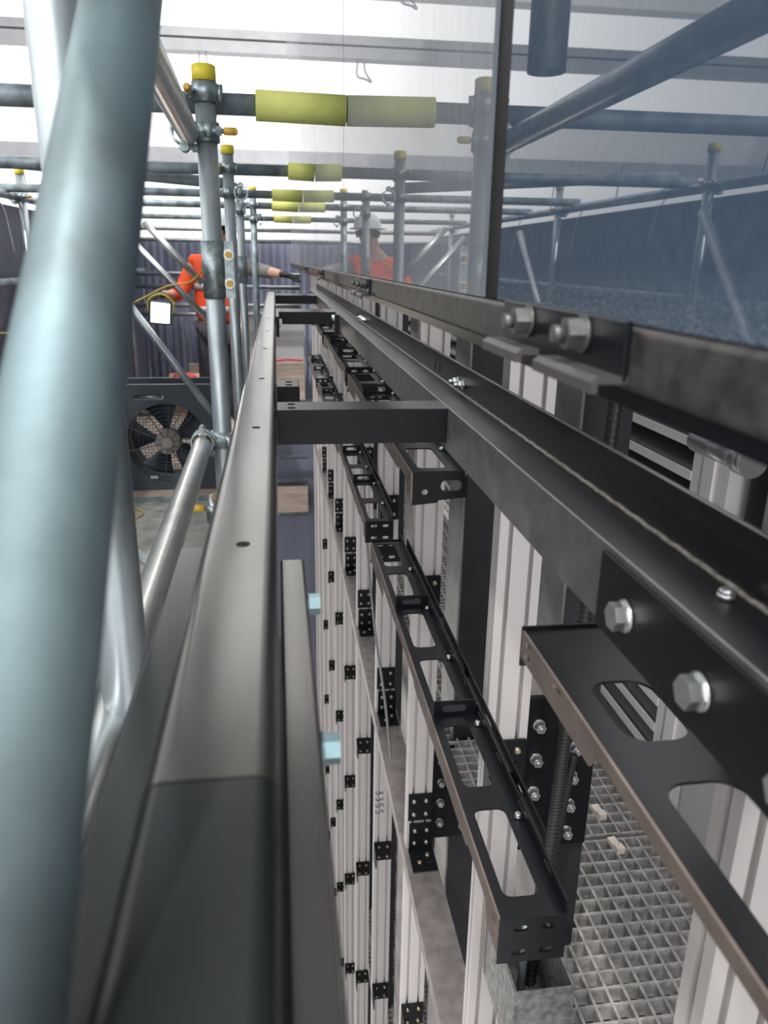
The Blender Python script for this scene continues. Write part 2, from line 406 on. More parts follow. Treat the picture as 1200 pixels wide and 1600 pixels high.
def digits():
    # handwritten 3355 running down the column
    bm = new(); z = 0
    for ch in '3355':
        s = {'3': [(0,.0),(.3,-.06),(.35,-.25),(.1,-.42),(.38,-.55),(.38,-.8),(.1,-.95),(-.05,-.85)],
             '5': [(.4,0),(.05,.0),(.0,-.4),(.3,-.4),(.42,-.65),(.25,-.95),(-.05,-.9)]}[ch]
        pts = [(-q*.034 - .016, -.0015, z - p*.034) for p, q in s]
        sweep(bm, smooth_path([(x*-1 - .016, y, zz) for x, y, zz in pts], 4), .0016, 6); z -= .034
    return bm
tag(obj('handwritten_number', digits(), 'marker', loc=(.408, CY[3], -2.235)), 'black handwritten digits on the third slotted column of the lower row', 'writing')
post0 = None
for i, y in enumerate(CY[1:]):
    loc = (.527, y + .06, -8.0); lab = 'dark steel post standing right of the slotted columns, %s from the camera' % ORD[i]
    if post0 is None:
        post0 = thing('steel_post', lab, 'post', loc, 'dark steel posts')
        pb = new(); box(pb, 0, .09, 0, .012, 0, 8.25); box(pb, .039, .051, .012, .168, 0, 8.25); box(pb, 0, .09, .168, .18, 0, 8.25)
        obj('section', pb, 'post', post0)
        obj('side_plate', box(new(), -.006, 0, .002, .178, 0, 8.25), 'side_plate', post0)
    else: dup(post0, loc, lab)
# bolted cleat beside the nearest post
cl = thing('bolted_cleat', 'black cleat plate with two columns of big nuts beside the nearest slotted column', 'bracket', (.452, 1.236, -1.16))
obj('plate', box(new(), 0, .075, 0, .012, 0, .36), 'black', cl)
obj('side_plate', box(new(), .0755, .16, .004, .016, 0, .27), 'black', cl)
for k in range(4):
    obj('nut', hexbolt((.035, 0, .30 - k*.078), (0,-1,0), .019, .014, nut=True), 'galv_bright', cl)
    obj('nut', hexbolt((.115, .004, .24 - k*.068), (0,-1,0), .019, .014, nut=True), 'galv_bright', cl)
cl2 = dup(cl, (.452, 2.036, -1.83), 'black cleat plate with big nuts at the foot of the second slotted column')

# ---- corner brackets on the columns
def make_bracket(label, loc):
    t = thing('corner_bracket', label, 'bracket', loc, 'corner brackets on the columns')
    obj('plate', plate(rrect(.0375, .05, .075, .10, .003, 2), [rrect(.055, .05, .008, .004, .0015, 2)], .005, lambda u, v, n: (u, -n, v)), 'black', t)
    obj('leg', plate([(0, 0), (.075, .02), (.075, .085), (0, .10)], [rrect(.045, .05, .02, .008, .0035, 3)], .005, lambda u, v, n: (-n, -u, v)), 'black', t)
    for x in (.018, .057):
        for z in (.022, .078): obj('bolt', roundbolt((x, -.005, z), (0,-1,0), .007, .007), 'brass', t)
    return t
br = None; LV = {0: -.10, 1: -.96, 3: -2.61, 4: -3.46, 5: -4.30, 6: -5.15, 7: -6.0}
LN = {0: 'just under the glass rail', 1: 'at the height of the perforated channel', 3: 'one level below the base beam', 4: 'two levels below the base beam', 5: 'three levels below the base beam', 6: 'four levels below the base beam', 7: 'five levels below the base beam'}
for i, y in enumerate(CY):
    for lv in (0, 1, 3, 4, 5, 6, 7):
        if i == 0 or (lv >= 3 and i < 2 or (lv == 5 and i < 3) or (lv > 5 and i < 4)) or (i > 8): continue
        loc = (.374, y, LV[lv]); lab = 'black four-bolt corner bracket on the %s slotted column, %s' % (ORD[i], LN[lv])
        if br is None: br = make_bracket(lab, loc)
        else: dup(br, loc, lab)
def make_foot(label, loc):
    t = thing('base_bracket', label, 'bracket', loc, 'base brackets of the columns')
    obj('upper_plate', box(new(), 0, .075, -.005, 0, .115, .215), 'black', t)
    obj('lower_plate', box(new(), .004, .08, -.011, -.005, .006, .105), 'black', t)
    obj('foot_plate', plate(rrect(.042, -.055, .08, .10, .003, 2), [rrect(.025, -.04, .02, .006, .0028, 3), rrect(.06, -.07, .02, .006, .0028, 3)], .005, lambda u, v, n: (u, v, n)), 'black', t)
    for x in (.018, .057):
        for z in (.14, .19): obj('bolt', roundbolt((x, -.005, z), (0,-1,0), .007, .007), 'zinc', t)
        for z in (.032, .08): obj('bolt', roundbolt((x+.004, -.011, z), (0,-1,0), .007, .007), 'zinc', t)
    obj('bolt', roundbolt((.03, -.07, .005), (0,0,1), .008, .006), 'brass', t); obj('bolt', roundbolt((.06, -.04, .005), (0,0,1), .008, .006), 'brass', t)
    return t
ft = None
for i, y in enumerate(CY[1:9]):
    loc = (.374, y, -1.83); lab = 'stacked black double bracket with foot plate at the base of the %s slotted column' % ORD[i+1]
    if ft is None: ft = make_foot(lab, loc)
    else: dup(ft, loc, lab)

# ---- perforated channels
def make_channel(label, loc, L, W=.083, lip=.055, up=.022, near_end=True, cut=None):
    t = thing('perforated_channel', label, 'channel', loc, 'black perforated channels')
    holes = []; y = .035; k = 0
    while y + .17 < L - .02:
        holes.append(rrect(W*.46, y + .085, W*.58, .168, .012, 4)); y += .22; k += 1
        if k % 2 == 0: y += .02
    if cut: holes = cut
    obj('web', plate([(0,0),(W,0),(W,L),(0,L)], holes, .003, lambda u, v, n: (u, v, n-.003)), 'black', t)
    # left lip, cut away in steps, with slots near the end
    pr = [(0, 0)]; 
    out_ = [(0, -lip), (.05, -lip), (.06, -lip*.45), (.16, -lip*.45), (.17, -lip*.62), (L*.45, -lip*.62), (L*.45+.01, -lip*.45), (L*.8, -lip*.45), (L*.8+.01, -lip), (L, -lip), (L, 0), (0, 0)]
    sl = [rrect(.022, -lip*.28, .018, .008, .0038, 3), rrect(.022, -lip*.72, .018, .008, .0038, 3), rrect(L-.022, -lip*.28, .018, .008, .0038, 3), rrect(L-.022, -lip*.72, .018, .008, .0038, 3)]
    q = .46
    while q < L - .1:
        sl.append(rrect(q, -lip*.25, .022, .007, .0033, 3)); q += .46
    obj('left_lip', plate(out_, sl, .003, lambda u, v, n: (-n+.0, u, v)), 'lip', t)
    fs = []; q = .07
    while q < L - .05: fs.append(rrect(q, up*.55, .03, .008, .0038, 3)); q += .12
    obj('right_flange', plate([(0, -.012), (L, -.012), (L, up), (0, up)], fs, .003, lambda u, v, n: (W + n, u, v)), 'black', t)
    obj('side_rail', plate([(.12, -.016), (L*.96, -.016), (L*.96, up*1.2), (.12, up*1.2)], [rrect(q_, up*.4, .05, .009, .004, 3) for q_ in (.22, .42, .62, .82)] if L > 1 else [], .003, lambda u, v, n: (W + .012 + n, u, v)), 'black', t)
    for q_ in (.24, .60): obj('spacer', box(new(), W+.003, W+.012, q_, q_+.05, -.012, -.004), 'black', t)
    for yy in ([-.003] if near_end else []) + [L]:
        obj('end_plate', plate([(-.003, -lip-.012), (W+.003, -lip-.012), (W+.003, .004), (-.003, .004)],
            [rrect(W*a, b, .019, .009, .0043, 4) for a in (.30, .74) for b in (-.012, -lip+.004)], .003, lambda u, v, n, yy=yy: (u, yy+n, v)), 'black', t)
    q = .455
    while q < L - .2:
        obj('cross_plate', plate([(.004, 0), (W-.002, 0), (W-.002, .030), (.004, .030)], [rrect(W*.5, .015, .045, .014, .0068, 4)], .003, lambda u, v, n, q=q: (u, q+n, v)), 'black', t)
        obj('stop_plate', plate([(.004, -.002), (W-.002, -.002), (W-.002, -.028), (.004, -.028)], [rrect(W*.5, -.014, .04, .011, .005, 4)], .003, lambda u, v, n, q=q: (u, q+.05+n, v)), 'black', t)
        q += .46
    q = .18
    while q < L:
        obj('clip', roundbolt((W-.006, q, .001), (0,0,1), .006, .007), 'zinc', t); q += .24
    obj('bolt', hexbolt((W-.001, .475, .006), (-1,0,0), .017, .009), 'zinc', t)
    return t
CX = .258
make_channel('long black perforated channel nearest the camera, its slotted end plate facing the camera', (CX, .72, -.785), 1.37)
make_channel('second black perforated channel at the lower level, just beyond the nearest one', (CX, 2.235, -.775), 1.37)
make_channel('third black perforated channel at the lower level, beyond the first cross beam', (CX, 3.76, -.775), 1.37)
make_channel('black perforated channel at the far end of the lower level', (CX, 5.28, -.775), 1.37)
make_channel('black perforated channel at the right edge of the picture under the rail bolts', (CX+.004, -.30, -.385), 1.03, W=.115, lip=.032, near_end=False, cut=[rrect(.055, .868, .062, .098, .022, 6), rrect(.056, .66, .066, .21, .022, 6), rrect(.056, .40, .066, .21, .022, 6)])
uc = make_channel('black perforated channel under the right rail, its end bracket hanging behind the cross beam', (CX-.008, 1.39, -.385), 1.37, W=.10, near_end=False)
obj('end_bracket', plate([(0, -.064), (.048, -.060), (.052, -.055), (.108, -.050), (.108, -.012), (.095, .004), (0, .004)], [rrect(.024, -.038, .012, .012, .0058, 4), rrect(.076, -.026, .042, .022, .0105, 5)], .003, lambda u, v, n: (u, -.003+n, v)), 'black', uc)
make_channel('upper black perforated channel beyond the one behind the cross beam', (CX-.004, 2.9, -.385), 1.37, W=.10)
make_channel('farthest upper black perforated channel, below the bolted splice of the right rail', (CX-.004, 4.4, -.385), 1.37, W=.10)

# ---- conduit, box bracket
def conduit(ctrl, r, label):
    pts = smooth_path(ctrl, 90); tag(obj('corrugated_conduit', sweep(new(), pts, r, 12, lambda i: r if i % 3 else r*.80), 'conduit'), label, 'conduit')
conduit([(.545, 1.16, .05), (.535, 1.16, -.3), (.521, 1.15, -.557), (.506, 1.15, -.83), (.500, 1.15, -1.05), (.483, 1.15, -1.43), (.47, 1.16, -1.75)], .0125, 'black corrugated conduit bending down past the nut cleat')
conduit([(.545, 1.19, -.9), (.535, 1.20, -1.1), (.515, 1.19, -1.4), (.505, 1.19, -1.75)], .008, 'thin dark conduit running down behind the thicker one')
bx = new()
box(bx, 0, .115, 0, .005, 0, .165); box(bx, 0, .005, .005, .19, 0, .165); box(bx, .110, .115, .005, .19, 0, .165); box(bx, .005, .110, .185, .19, 0, .165); box(bx, .005, .110, .005, .185, 0, .005)
bt = thing('box_bracket', 'open-topped galvanised box bracket below the nearest channel end', 'bracket', (.395, 1.0, -1.43))
obj('box', bx, 'galv_dull', bt); obj('threaded_rod', cyl(new(), (.05, .10, .005), (.05, .10, .22), .008, 12), 'galv_dark', bt)

# ---- left rail
def rounded_rail(name, label, loc, L, W=.058, H=.055, m='rail'):
    bm = new(); prof = rrect(0, 0, W, H, .010, 8); a = [bm.verts.new((x, 0, z)) for x, z in prof]; b = [bm.verts.new((x, L, z)) for x, z in prof]; n = len(prof)
    for i in range(n):
        f = bm.faces.new((a[i], a[(i+1)%n], b[(i+1)%n], b[i])); f.smooth = True
    bm.faces.new(a); bm.faces.new(b[::-1])
    t = thing(name, label, 'rail', (loc[0], loc[1], loc[2]))
    o = obj('box_section', bm, m, t, loc=(0, 0, -H/2))
    es = o.modifiers.new('es', 'EDGE_SPLIT'); es.split_angle = math.radians(40)
    return t
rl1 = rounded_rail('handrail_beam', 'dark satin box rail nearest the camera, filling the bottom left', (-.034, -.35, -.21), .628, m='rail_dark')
rl2 = rounded_rail('handrail_beam', 'long grey satin box rail with drilled holes running into the distance', (-.034, .2795, -.21), 5.3)
for y in (.563-.2795, 1.0-.2795, 1.44-.2795, 1.95-.2795, 2.45-.2795, 3.0-.2795, 3.8-.2795):
    obj('drilled_hole', cyl(new(), (.003, y, -.004), (.003, y, .0004), .0055, 16), 'hole', rl2)
obj('end_cap', box(new(), -.03, .03, 5.3, 5.306, -.056, .001), 'black', rl2)
sp = thing('splice_channel', 'dark channel wrapped under the left rail with blue bolts on its right side', 'bracket', (-.034, -.35, -.262))
wl = new(); box(wl, -.064, -.030, 0, 1.05, -.03, .0); 
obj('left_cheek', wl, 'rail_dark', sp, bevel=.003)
obj('right_cheek', box(new(), .030, .054, 0, 1.06, -.065, -.02), 'rail', sp, bevel=.003)
obj('bottom_plate', box(new(), -.052, .054, 0, .98, -.071, -.065), 'rail', sp)
for y, z in ((.995, -.040), (.765, -.034), (.50, -.034)):
    obj('bolt', hexbolt((.054, y, z), (1,0,0), .017, .010), 'zinc_blue', sp)

# ---- cross beams
def cross_beam(label, y, w=.07, x1=.256, h=.0525):
    t = thing('cross_beam', label, 'beam', (0, y, -.21), 'black cross beams')
    obj('box_section', box(new(), -.004, x1, 0, w, -h, 0), 'black', t, bevel=.0015)
    for q in (.25, .7): obj('drilled_hole', cyl(new(), (.018, w*q, -.002), (.018, w*q, .0005), .006, 14), 'hole', t)
    return t
cross_beam('black cross beam joining both rails, nearest the camera', 1.121)
cross_beam('short black stub bracket on the left rail just beyond the cross beam', 1.342, .075, .036, .05)
cross_beam('second black cross beam, far down the rails', 3.386, .22)
cross_beam('farthest black cross beam at the end of the rails', 5.0, .2)
j = thing('bolted_joint', 'black joint plate with bolts on the left rail by the far cross beam', 'bracket', (-.004, 3.0, -.25))
obj('plate', box(new(), 0, .012, 0, .30, -.03, .045), 'black', j)
for k in range(3): obj('bolt', hexbolt((.012, .06+k*.09, .01), (1,0,0), .02, .01), 'zinc', j)

# ---- right rail with upright angle
rr = thing('support_rail', 'long black rail with weld seam and upright edge running under the glass', 'rail', (.256, -.5, -.21))
RL = 6.6
obj('box_beam', box(new(), 0, .05, 0, RL, -.066, 0), 'black', rr, bevel=.0015)
obj('web_sheen_face', box(new(), -.003, .0, 0, RL, -.066, .0012), 'web', rr, bevel=.0012)  # thin face added over the black beam, sheen painted into its colour
obj('upright_angle', box(new(), .050, .056, 0, RL, -.066, .046), 'black_gloss', rr, bevel=.001)
obj('weld_bead', sweep(new(), [(.0485, i*.012, .0012 + .0006*math.sin(i*2.1)) for i in range(int(RL/.012))], .0028, 6), 'weld', rr)
for y in (1.245, 1.285, 2.70, 2.76, 2.84):
    obj('bolt', hexbolt((.050, y+.5, .016), (-1,0,0), .013, .008, nut=True), 'zinc', rr)
for y in (1.44, 1.48): obj('slot', box(new(), .0495, .0502, y+.5-.004, y+.5+.004, .010, .026), 'hole', rr)
obj('bolt', roundbolt((.035, .429+.5, 0), (0,0,1), .006, .007), 'zinc', rr)
sp2 = thing('splice_plate', 'black splice plate with big zinc hex bolts on the near end of the right rail', 'bracket', (.250, -.3, -.278))
obj('plate', box(new(), 0, .006, 0, .835, 0, .064), 'black', sp2, bevel=.001)
for y in (.483, .378, .285, .16): obj('bolt', hexbolt((0, y+.3, .031), (-1,0,0), .019, .010), 'zinc', sp2)
sp3 = thing('splice_plate', 'black bolted splice plate far along the right rail by the second cross beam', 'bracket', (.250, 3.15, -.278))
obj('plate', box(new(), 0, .006, 0, .75, 0, .066), 'web', sp3)
obj('end_flange', box(new(), -.02, 0, 0, .012, -.004, .072), 'black', sp3)
for k in range(5): obj('bolt', hexbolt((0, .10+k*.12, .046), (-1,0,0), .022, .014), 'zinc', sp3)

# ---- glass wall with bottom rail
GX = .184
gp = None
gy = [-.85, .70, 2.17, 3.64, 5.11, 6.58, 8.05]
for i, y in enumerate(gy):
    L = 1.462 if i else 1.495
    lab = ('large dusty blue glass pane at the right edge, nearest the camera' if i == 0 else 'dusty reflective glass pane, %s in the row from the camera' % ORD[i])
    tag(obj('facade_glass', box(new(), 0, .012, 0, L, 0, 2.3), 'glass' if i else 'glass_near', loc=(GX, y, -.029)), lab, 'glass', 'glass wall panes')
    if i:
        tag(obj('glazing_gasket', box(new(), .004, .03, 0, (.052 if i == 1 else .006), 0, 2.3), 'gasket', loc=(GX, y - (.053 if i == 1 else .007), -.029)), 'black vertical gasket between the %s and %s glass panes' % (ORD[i-1], ORD[i]), 'gasket', 'gaskets between glass panes')
rg = thing('glass_rail', 'dark dusty steel rail carrying the glass panes along their bottom edge', 'rail', (GX, -.9, -.029))
obj('channel', box(new(), -.004, .05, 0, 10.45, -.034, -.001), mat('dusty_dark_rail', (.030, .029, .029), .45, .1, .25, 60, .2, 400, col2=(.065, .062, .06)), rg, bevel=.004)
obj('lower_lip', box(new(), .004, .05, 0, 10.45, -.045, -.034), 'black', rg)
def clamp(label, y):
    t = thing('glass_clamp', label, 'bracket', (GX-.004, y, -.045), 'clamps on the glass rail')
    obj('plate', box(new(), -.004, 0, -.11, .11, -.014, .018), 'black', t, bevel=.001)
    for a, b in ((-.11, -.015), (.02, .11)):
        bm = new(); pr = [(0, -.010), (-.016, -.010), (-.020, -.013), (-.020, -.019), (-.016, -.019), (-.016, -.014), (0, -.014)]
        p = [bm.verts.new((x, a, z)) for x, z in pr]; q = [bm.verts.new((x, b, z)) for x, z in pr]
        for i in range(len(pr)): bm.faces.new((p[i], q[i], q[(i+1)%len(pr)], p[(i+1)%len(pr)]))
        bm.faces.new(p); bm.faces.new(q[::-1])
        obj('bent_lip', bm, mat('dusty_lip', (.075, .072, .07), .5) if 'dusty_lip' not in bpy.data.materials else bpy.data.materials['dusty_lip'], t)
    for yy in (-.055, .045): obj('bolt', hexbolt((-.004, yy, .007), (-1,0,0), .017, .010, nut=True), 'dull_bolt', t)
    return t
c0 = clamp('dusty bent clamp with two bolts on the glass rail, nearest the camera', .487)
dup(c0, (GX-.004, 1.62, -.050), 'bent clamp on the glass rail, second from the camera')
dup(c0, (GX-.004, 3.1, -.050), 'bent clamp on the glass rail, third from the camera')
dup(c0, (GX-.004, 4.6, -.050), 'bent clamp on the glass rail, farthest from the camera')

# ================================================================== SCAFFOLD
R = .02415
def tube(label, p0, p1, m='galv', r=R, name='scaffold_tube', group='scaffold tubes', seg=28):
    p0, p1 = Vector(p0), Vector(p1)
    bm = cyl(new(), (0,0,0), p1 - p0, r, seg, inner=r*.86)
    return tag(obj(name, bm, m, loc=p0), label, 'tube', group)
def cap(label, p, d=(0,0,1), r=.0275, L=.034, name='tube_cap'):
    d = Vector(d).normalized(); bm = cyl(new(), d*-L*.8, d*L*.12, r, 20); cyl(bm, d*L*.12, d*L*.2, r, 20, r1=r*.85)
    tag(obj(name, bm, 'yellow', loc=p), label, 'cap', 'yellow tube end caps')
def coupler(label, p, ax1, ax2, off, dirbolt=(1,0,0), sc=1.):
    """two hinged bands at right angles, each closed by a bolt with an amber cap"""
    t = thing('scaffold_coupler', label, 'coupler', p, 'scaffold couplers')
    a1, a2, off = Vector(ax1).normalized(), Vector(ax2).normalized(), Vector(off)
    for a, c, side in ((a1, Vector((0,0,0)), 1), (a2, off, -1)):
        bm = cyl(new(), c - a*.021, c + a*.021, R+.006, 20, inner=R+.0012)
        dv = (off.normalized() if side == 1 else -off.normalized()); u = a.cross(dv).normalized()
        ears = c + u*(R+.010)
        e = new(); cyl(e, ears - a*.014, ears + a*.014, .011, 10)
        obj('band', join(bm, e), 'coupler', t)
        h = c - u*(R+.010)
        b2 = new(); cyl(b2, h - a*.018, h + a*.018, .008, 10); obj('hinge', b2, 'coupler', t)
        bl = new(); q = ears; d = -dv if side == 1 else dv
        d = Vector(dirbolt).normalized() if side == 1 else d
        cyl(bl, q - d*.012, q + d*.050, .0055, 10); cyl(bl, q + d*.018, q + d*.030, .0105, 6)
        bo = obj('bolt', bl, 'galv_dark', t)
        cp = new(); cyl(cp, q + d*.036, q + d*.062, .0085, 12); cyl(cp, q + d*.062, q + d*.067, .0085, 12, r1=.005)
        obj('bolt_cap', cp, 'bolt_cap', bo)
    obj('saddle', cyl(new(), off*.32, off*.68, .019, 14), 'coupler', t)
    return t

# near blurred tubes
g_dir = Vector((-.0075, .293, .243))
A = Vector((-.0905, .573, .154)); B = Vector((-.0855, .161, -.192))
tube('huge out-of-focus scaffold tube raking up right in front of the camera', B + (B-A)*.05, A + (A-B)*.9, 'near_tube', seg=40)
tube('blurred upright scaffold tube just behind the raking tube at the left', (-.165, .72, -1.55), (-.165, .72, 1.2), 'galv', seg=36)

# inner standards in a row along the rail
ST = [(-.152, 2.03), (-.189, 3.62), (-.205, 5.1), (-.150, 6.1)]
tops = (.418, .453, .40, .50)
mats = ('galv', 'galv', 'galv', 'galv_dark')
for i, ((x, y), zt, m) in enumerate(zip(ST, tops, mats)):
    tube('upright scaffold standard beside the left rail, %s of the row' % ORD[i], (x, y, -1.55), (x, y, zt), m)
    cap('yellow cap on top of the %s upright standard beside the rail' % ORD[i], (x, y, zt))
sv = thing('sleeve_coupler', 'zinc sleeve coupler joining the nearest standard, two amber bolts', 'coupler', (ST[0][0], ST[0][1], -.093))
obj('sleeve', cyl(new(), (0,0,0), (0,0,.135), R+.0045, 28, inner=R+.0008), 'coupler', sv)
fl = new(); box(fl, R, R+.026, -.008, .004, .0, .135); obj('flange', fl, 'coupler', sv)
for z in (.035, .103):
    bo = obj('bolt', hexbolt((R+.014, -.008, z), (0,-1,0), .02, .010), 'zinc', sv)
    obj('bolt_cap', cyl(new(), (R+.014, -.020, z), (R+.014, -.034, z), .008, 12), 'bolt_cap', bo)
sv2 = new(); cyl(sv2, (0,0,0), (0,0,.16), R+.006, 24, inner=R+.0008)
tag(obj('sleeve_coupler', sv2, 'galv_dark', loc=(ST[2][0], ST[2][1], -.14)), 'dark blue-grey sleeve coupler on the third upright standard', 'coupler')

# transoms ending at the glass with foam sleeves
TZ = [.355, .372, .384, .380, .392]; TY = [2.085, 3.68, 5.16, 6.15, 8.3]
FX = [-.036, .067, -.008, -.013, -.001]
FR = [.0345, .036, .036, .036, .036]
for i in range(5):
    tube('horizontal scaffold transom pointing at the glass, %s from the camera' % ORD[i], (-1.62, TY[i], TZ[i]), (GX-.006, TY[i], TZ[i]), 'galv_dark')
    bm = cyl(new(), (0,0,0), (GX-.002-FX[i], 0, -.004), FR[i], 28, inner=R+.001)
    tag(obj('foam_sleeve', bm, 'foam', loc=(FX[i], TY[i], TZ[i])), 'yellow-green foam sleeve on the %s transom against the glass' % ORD[i], 'foam sleeve', 'foam sleeves on the transoms')
coupler('coupler clamping the nearest transom under the yellow cap', (ST[0][0], TY[0]-.055, TZ[0]+.012), (0,0,1), (1,0,0), (0,.055,-.012), (0,-1,0))
coupler('swivel coupler holding the raking brace to the nearest standard', (ST[0][0], ST[0][1], TZ[0]-.072), (0,0,1), (.0,.97,-.05), (-.052,-.01,.0), (1,0,0))
for i in (1, 2, 3):
    coupler('coupler holding the transom on the %s upright standard' % ORD[i], (ST[i][0], ST[i][1], TZ[i]), (0,0,1), (1,0,0), (0, TY[i]-ST[i][1], 0), (0,-1,0))
    coupler('lower coupler on the %s upright standard, below its transom' % ORD[i], (ST[i][0], ST[i][1], TZ[i]-.10), (0,0,1), (0,1,0), (.05, 0, 0), (0,-1,0))

# brace above, ledger below
P0 = Vector((-.190, 1.97, .275)); P1 = Vector((-.152, .856, .26))
tube('scaffold brace raking back over the camera from the nearest standard', P0, P1 + (P1-P0)*.5, 'galv_bright')
tube('scaffold ledger along the left rail, clamped to the nearest standard', (-.202, 2.02, -.46), (-.165, -.9, -.46), 'galv_bright')
coupler('coupler joining the ledger to the nearest standard, amber cap to the left', (ST[0][0], ST[0][1], -.455), (0,0,1), (0,1,0), (-.050, -.03, 0), (-1,0,0))
coupler('coupler low behind the left rail with an amber cap', (-.145, 1.72, -.56), (0,0,1), (0,1,0), (.05, 0, 0), (-1,0,0))
tube('short upright tube stub behind the left rail', (-.145, 1.72, -1.55), (-.145, 1.72, -.52), 'galv_bright')
# far braces against the sheeting
tube('thin brace sloping down behind the worker, upper of the pair', (-.953, 6.2, .252), (-.557, 6.2, -.18), 'galv_bright')
tube('thin brace sloping down behind the worker, lower of the pair', (-1.11, 6.2, .185), (-.463, 6.2, -.52), 'galv_bright')
tube('greenish brace sloping from the lamp down to the ledger', (-.90, 5.0, -.27), (-.40, 5.0, -1.0), 'galv')
tube('brace under the second transom', (-1.6, 3.85, .42), (-.2, 3.75, .32), 'galv')
# outer side: guard rails along the sheeting
tube('top guard rail along the left sheeting, with cable ties', (-1.58, -.8, .32), (-1.58, 10, .37), 'galv')
tube('mid guard rail along the left sheeting', (-1.58, -.8, -.16), (-1.58, 10, -.14), 'galv_dark')
for i, y in enumerate((1.7, 3.4, 5.3, 7.0, 8.6)):
    tube('outer standard against the left sheeting, %s of the row' % ORD[i], (-1.53, y, -1.55), (-1.53, y, .50), 'galv')
    cap('yellow cap on the %s outer standard' % ORD[i], (-1.53, y, .50))
    coupler('coupler on the %s outer standard at the top guard rail' % ORD[i], (-1.53, y, .345), (0,0,1), (0,1,0), (-.05, 0, 0), (1,0,0))
tube('outer brace across the left sheeting, nearer the camera', (-1.46, 1.80, -1.3), (-1.46, 3.3, .22), 'galv_bright')
tube('outer brace across the left sheeting, farther away', (-1.46, 4.6, -.9), (-1.46, 5.9, .22), 'galv_bright')
for i, y in enumerate((2.2, 2.75, 3.1, 3.9, 4.5, 5.0, 5.6, 6.3)):
    bm = new()
    if i % 2:
        sweep(bm, smooth_path([(0,0,.026), (.03,0,.0), (0,0,-.028), (.03, .01, -.10), (.045, .04, -.25 - .04*(i % 3))], 5), .003, 6)
        tag(obj('cable_tie', bm, 'tie', loc=(-1.58, y, .345)), 'white cable tie tail hanging from the top guard rail, %s along it' % ORD[i], 'cable tie', 'cable ties on the guard rail')
    else:
        sweep(bm, smooth_path([(.027,0,0), (0,0,.028), (.01, -.05, .12), (.02, -.10, .20)], 5), .003, 6)
        tag(obj('cable_tie', bm, 'dtie', loc=(-1.58, y, .335)), 'black cable tie end sticking up from the top guard rail, %s along it' % ORD[i], 'cable tie', 'cable ties on the guard rail')
# pipe hanging from the roof (seen in the glass)
tag(obj('hanging_pipe', cyl(new(), (0,0,0), (0,0,2.2), .05, 28, inner=.045), 'galv_bright', loc=(-.34, 2.15, .47)), 'pale vertical pipe hanging from the roof, seen mirrored in the glass', 'pipe')
# end frame far away: rails and sheet
for i, z in enumerate((-.17, -.31, -.52, -.62, .20, .32)):
    tube('far horizontal tube across the end of the scaffold, %s' % ('first from the bottom', 'second from the bottom', 'by the red hose', 'above the timber board', 'second from the top', 'topmost')[i], (-1.6, 9.4, z), (.28, 9.4, z), 'galv_bright')

# ---- scaffold deck
def deck(label, x0, x1, y0, y1, m='deck'):
    tag(obj('plywood_sheet', box(new(), 0, x1-x0, 0, y1-y0, -.04, 0), m, loc=(x0, y0, -1.55)), label, 'deck', 'deck panels')
k = 0
names = ['left', 'middle', 'right']
for r, (y0, y1) in enumerate(((-.6, 2.6), (2.62, 5.02))):
    for c, (x0, x1) in enumerate(((-1.62, -1.13), (-1.12, -.63), (-.62, -.13))):
        deck('grey plywood deck panel, %s lane, %s row' % (names[c], ('near', 'middle')[r]), x0, x1, y0, y1)
tag(obj('steel_threshold', box(new(), -1.62, -.13, 5.03, 5.10, -.03, .012), 'galv_dark', loc=(0, 0, -1.55)), 'dark steel strip across the deck in front of the fan', 'strip')
for c in range(5):
    deck('pale timber deck board beyond the steel strip, %s from the left' % ORD[c].replace('nearest', 'first'), -1.62 + c*.30, -1.62 + c*.30 + .285, 5.11, 10.1, 'board')
tag(obj('steel_strip', box(new(), -.03, .03, -.28, .28, 0, .012), 'galv', loc=(-.83, 4.1, -1.55), rot=(0,0,.55)), 'blue-grey steel strip lying askew on the plywood deck', 'strip')
cb = new(); sweep(cb, [( .10*math.cos(a*.2)*(1+.02*math.sin(a)), .12*math.sin(a*.2), .006+.0006*(a % 9)) for a in range(64)], .004, 6)
tag(obj('cable_loop', cb, 'yellow_cable', loc=(-.98, 4.75, -1.55)), 'loop of yellow cable lying on the deck before the fan', 'cable')
# timber, sheet and rails seen down the slot between rail and columns
tag(obj('timber_board', box(new(), -1.0, .30, 0, .05, 0, .42), 'board', loc=(0, 8.9, -1.55)), 'timber toe board at the far end of the slot, under the red hose', 'board')
hs = new(); sweep(hs, smooth_path([(-.5, 8.925, 0), (-.1, 8.92, .01), (.1, 8.93, .03), (.28, 8.925, .02)], 8), .012, 8)
tag(obj('red_hose', hs, 'red', loc=(0, 0, -1.118)), 'red hose lying on the far timber toe board', 'hose')
tag(obj('grey_sheet', box(new(), -.9, .32, 0, .03, 0, .95), 'panel', loc=(0, 9.6, -1.55)), 'grey sheet standing behind the red hose at the far end', 'panel')
tag(obj('dark_sheet', box(new(), -1.5, 1.12, 0, .03, 0, 6.4), 'navy', loc=(0, 9.2, -8.0)), 'dark sheeting closing the slot far below the deck', 'sheet')
for i, z in enumerate((-2.27, -2.56, -3.0)):
    tube('far tube low in the slot below deck level, %s from the top' % ('first', 'second', 'third')[i], (-1.2, 9.05, z), (.32, 9.05, z), 'galv')
tag(obj('timber_board', box(new(), -1.0, .32, 0, .05, 0, .34), 'board', loc=(0, 9.05, -2.98)), 'deep timber board low at the end of the slot', 'board')

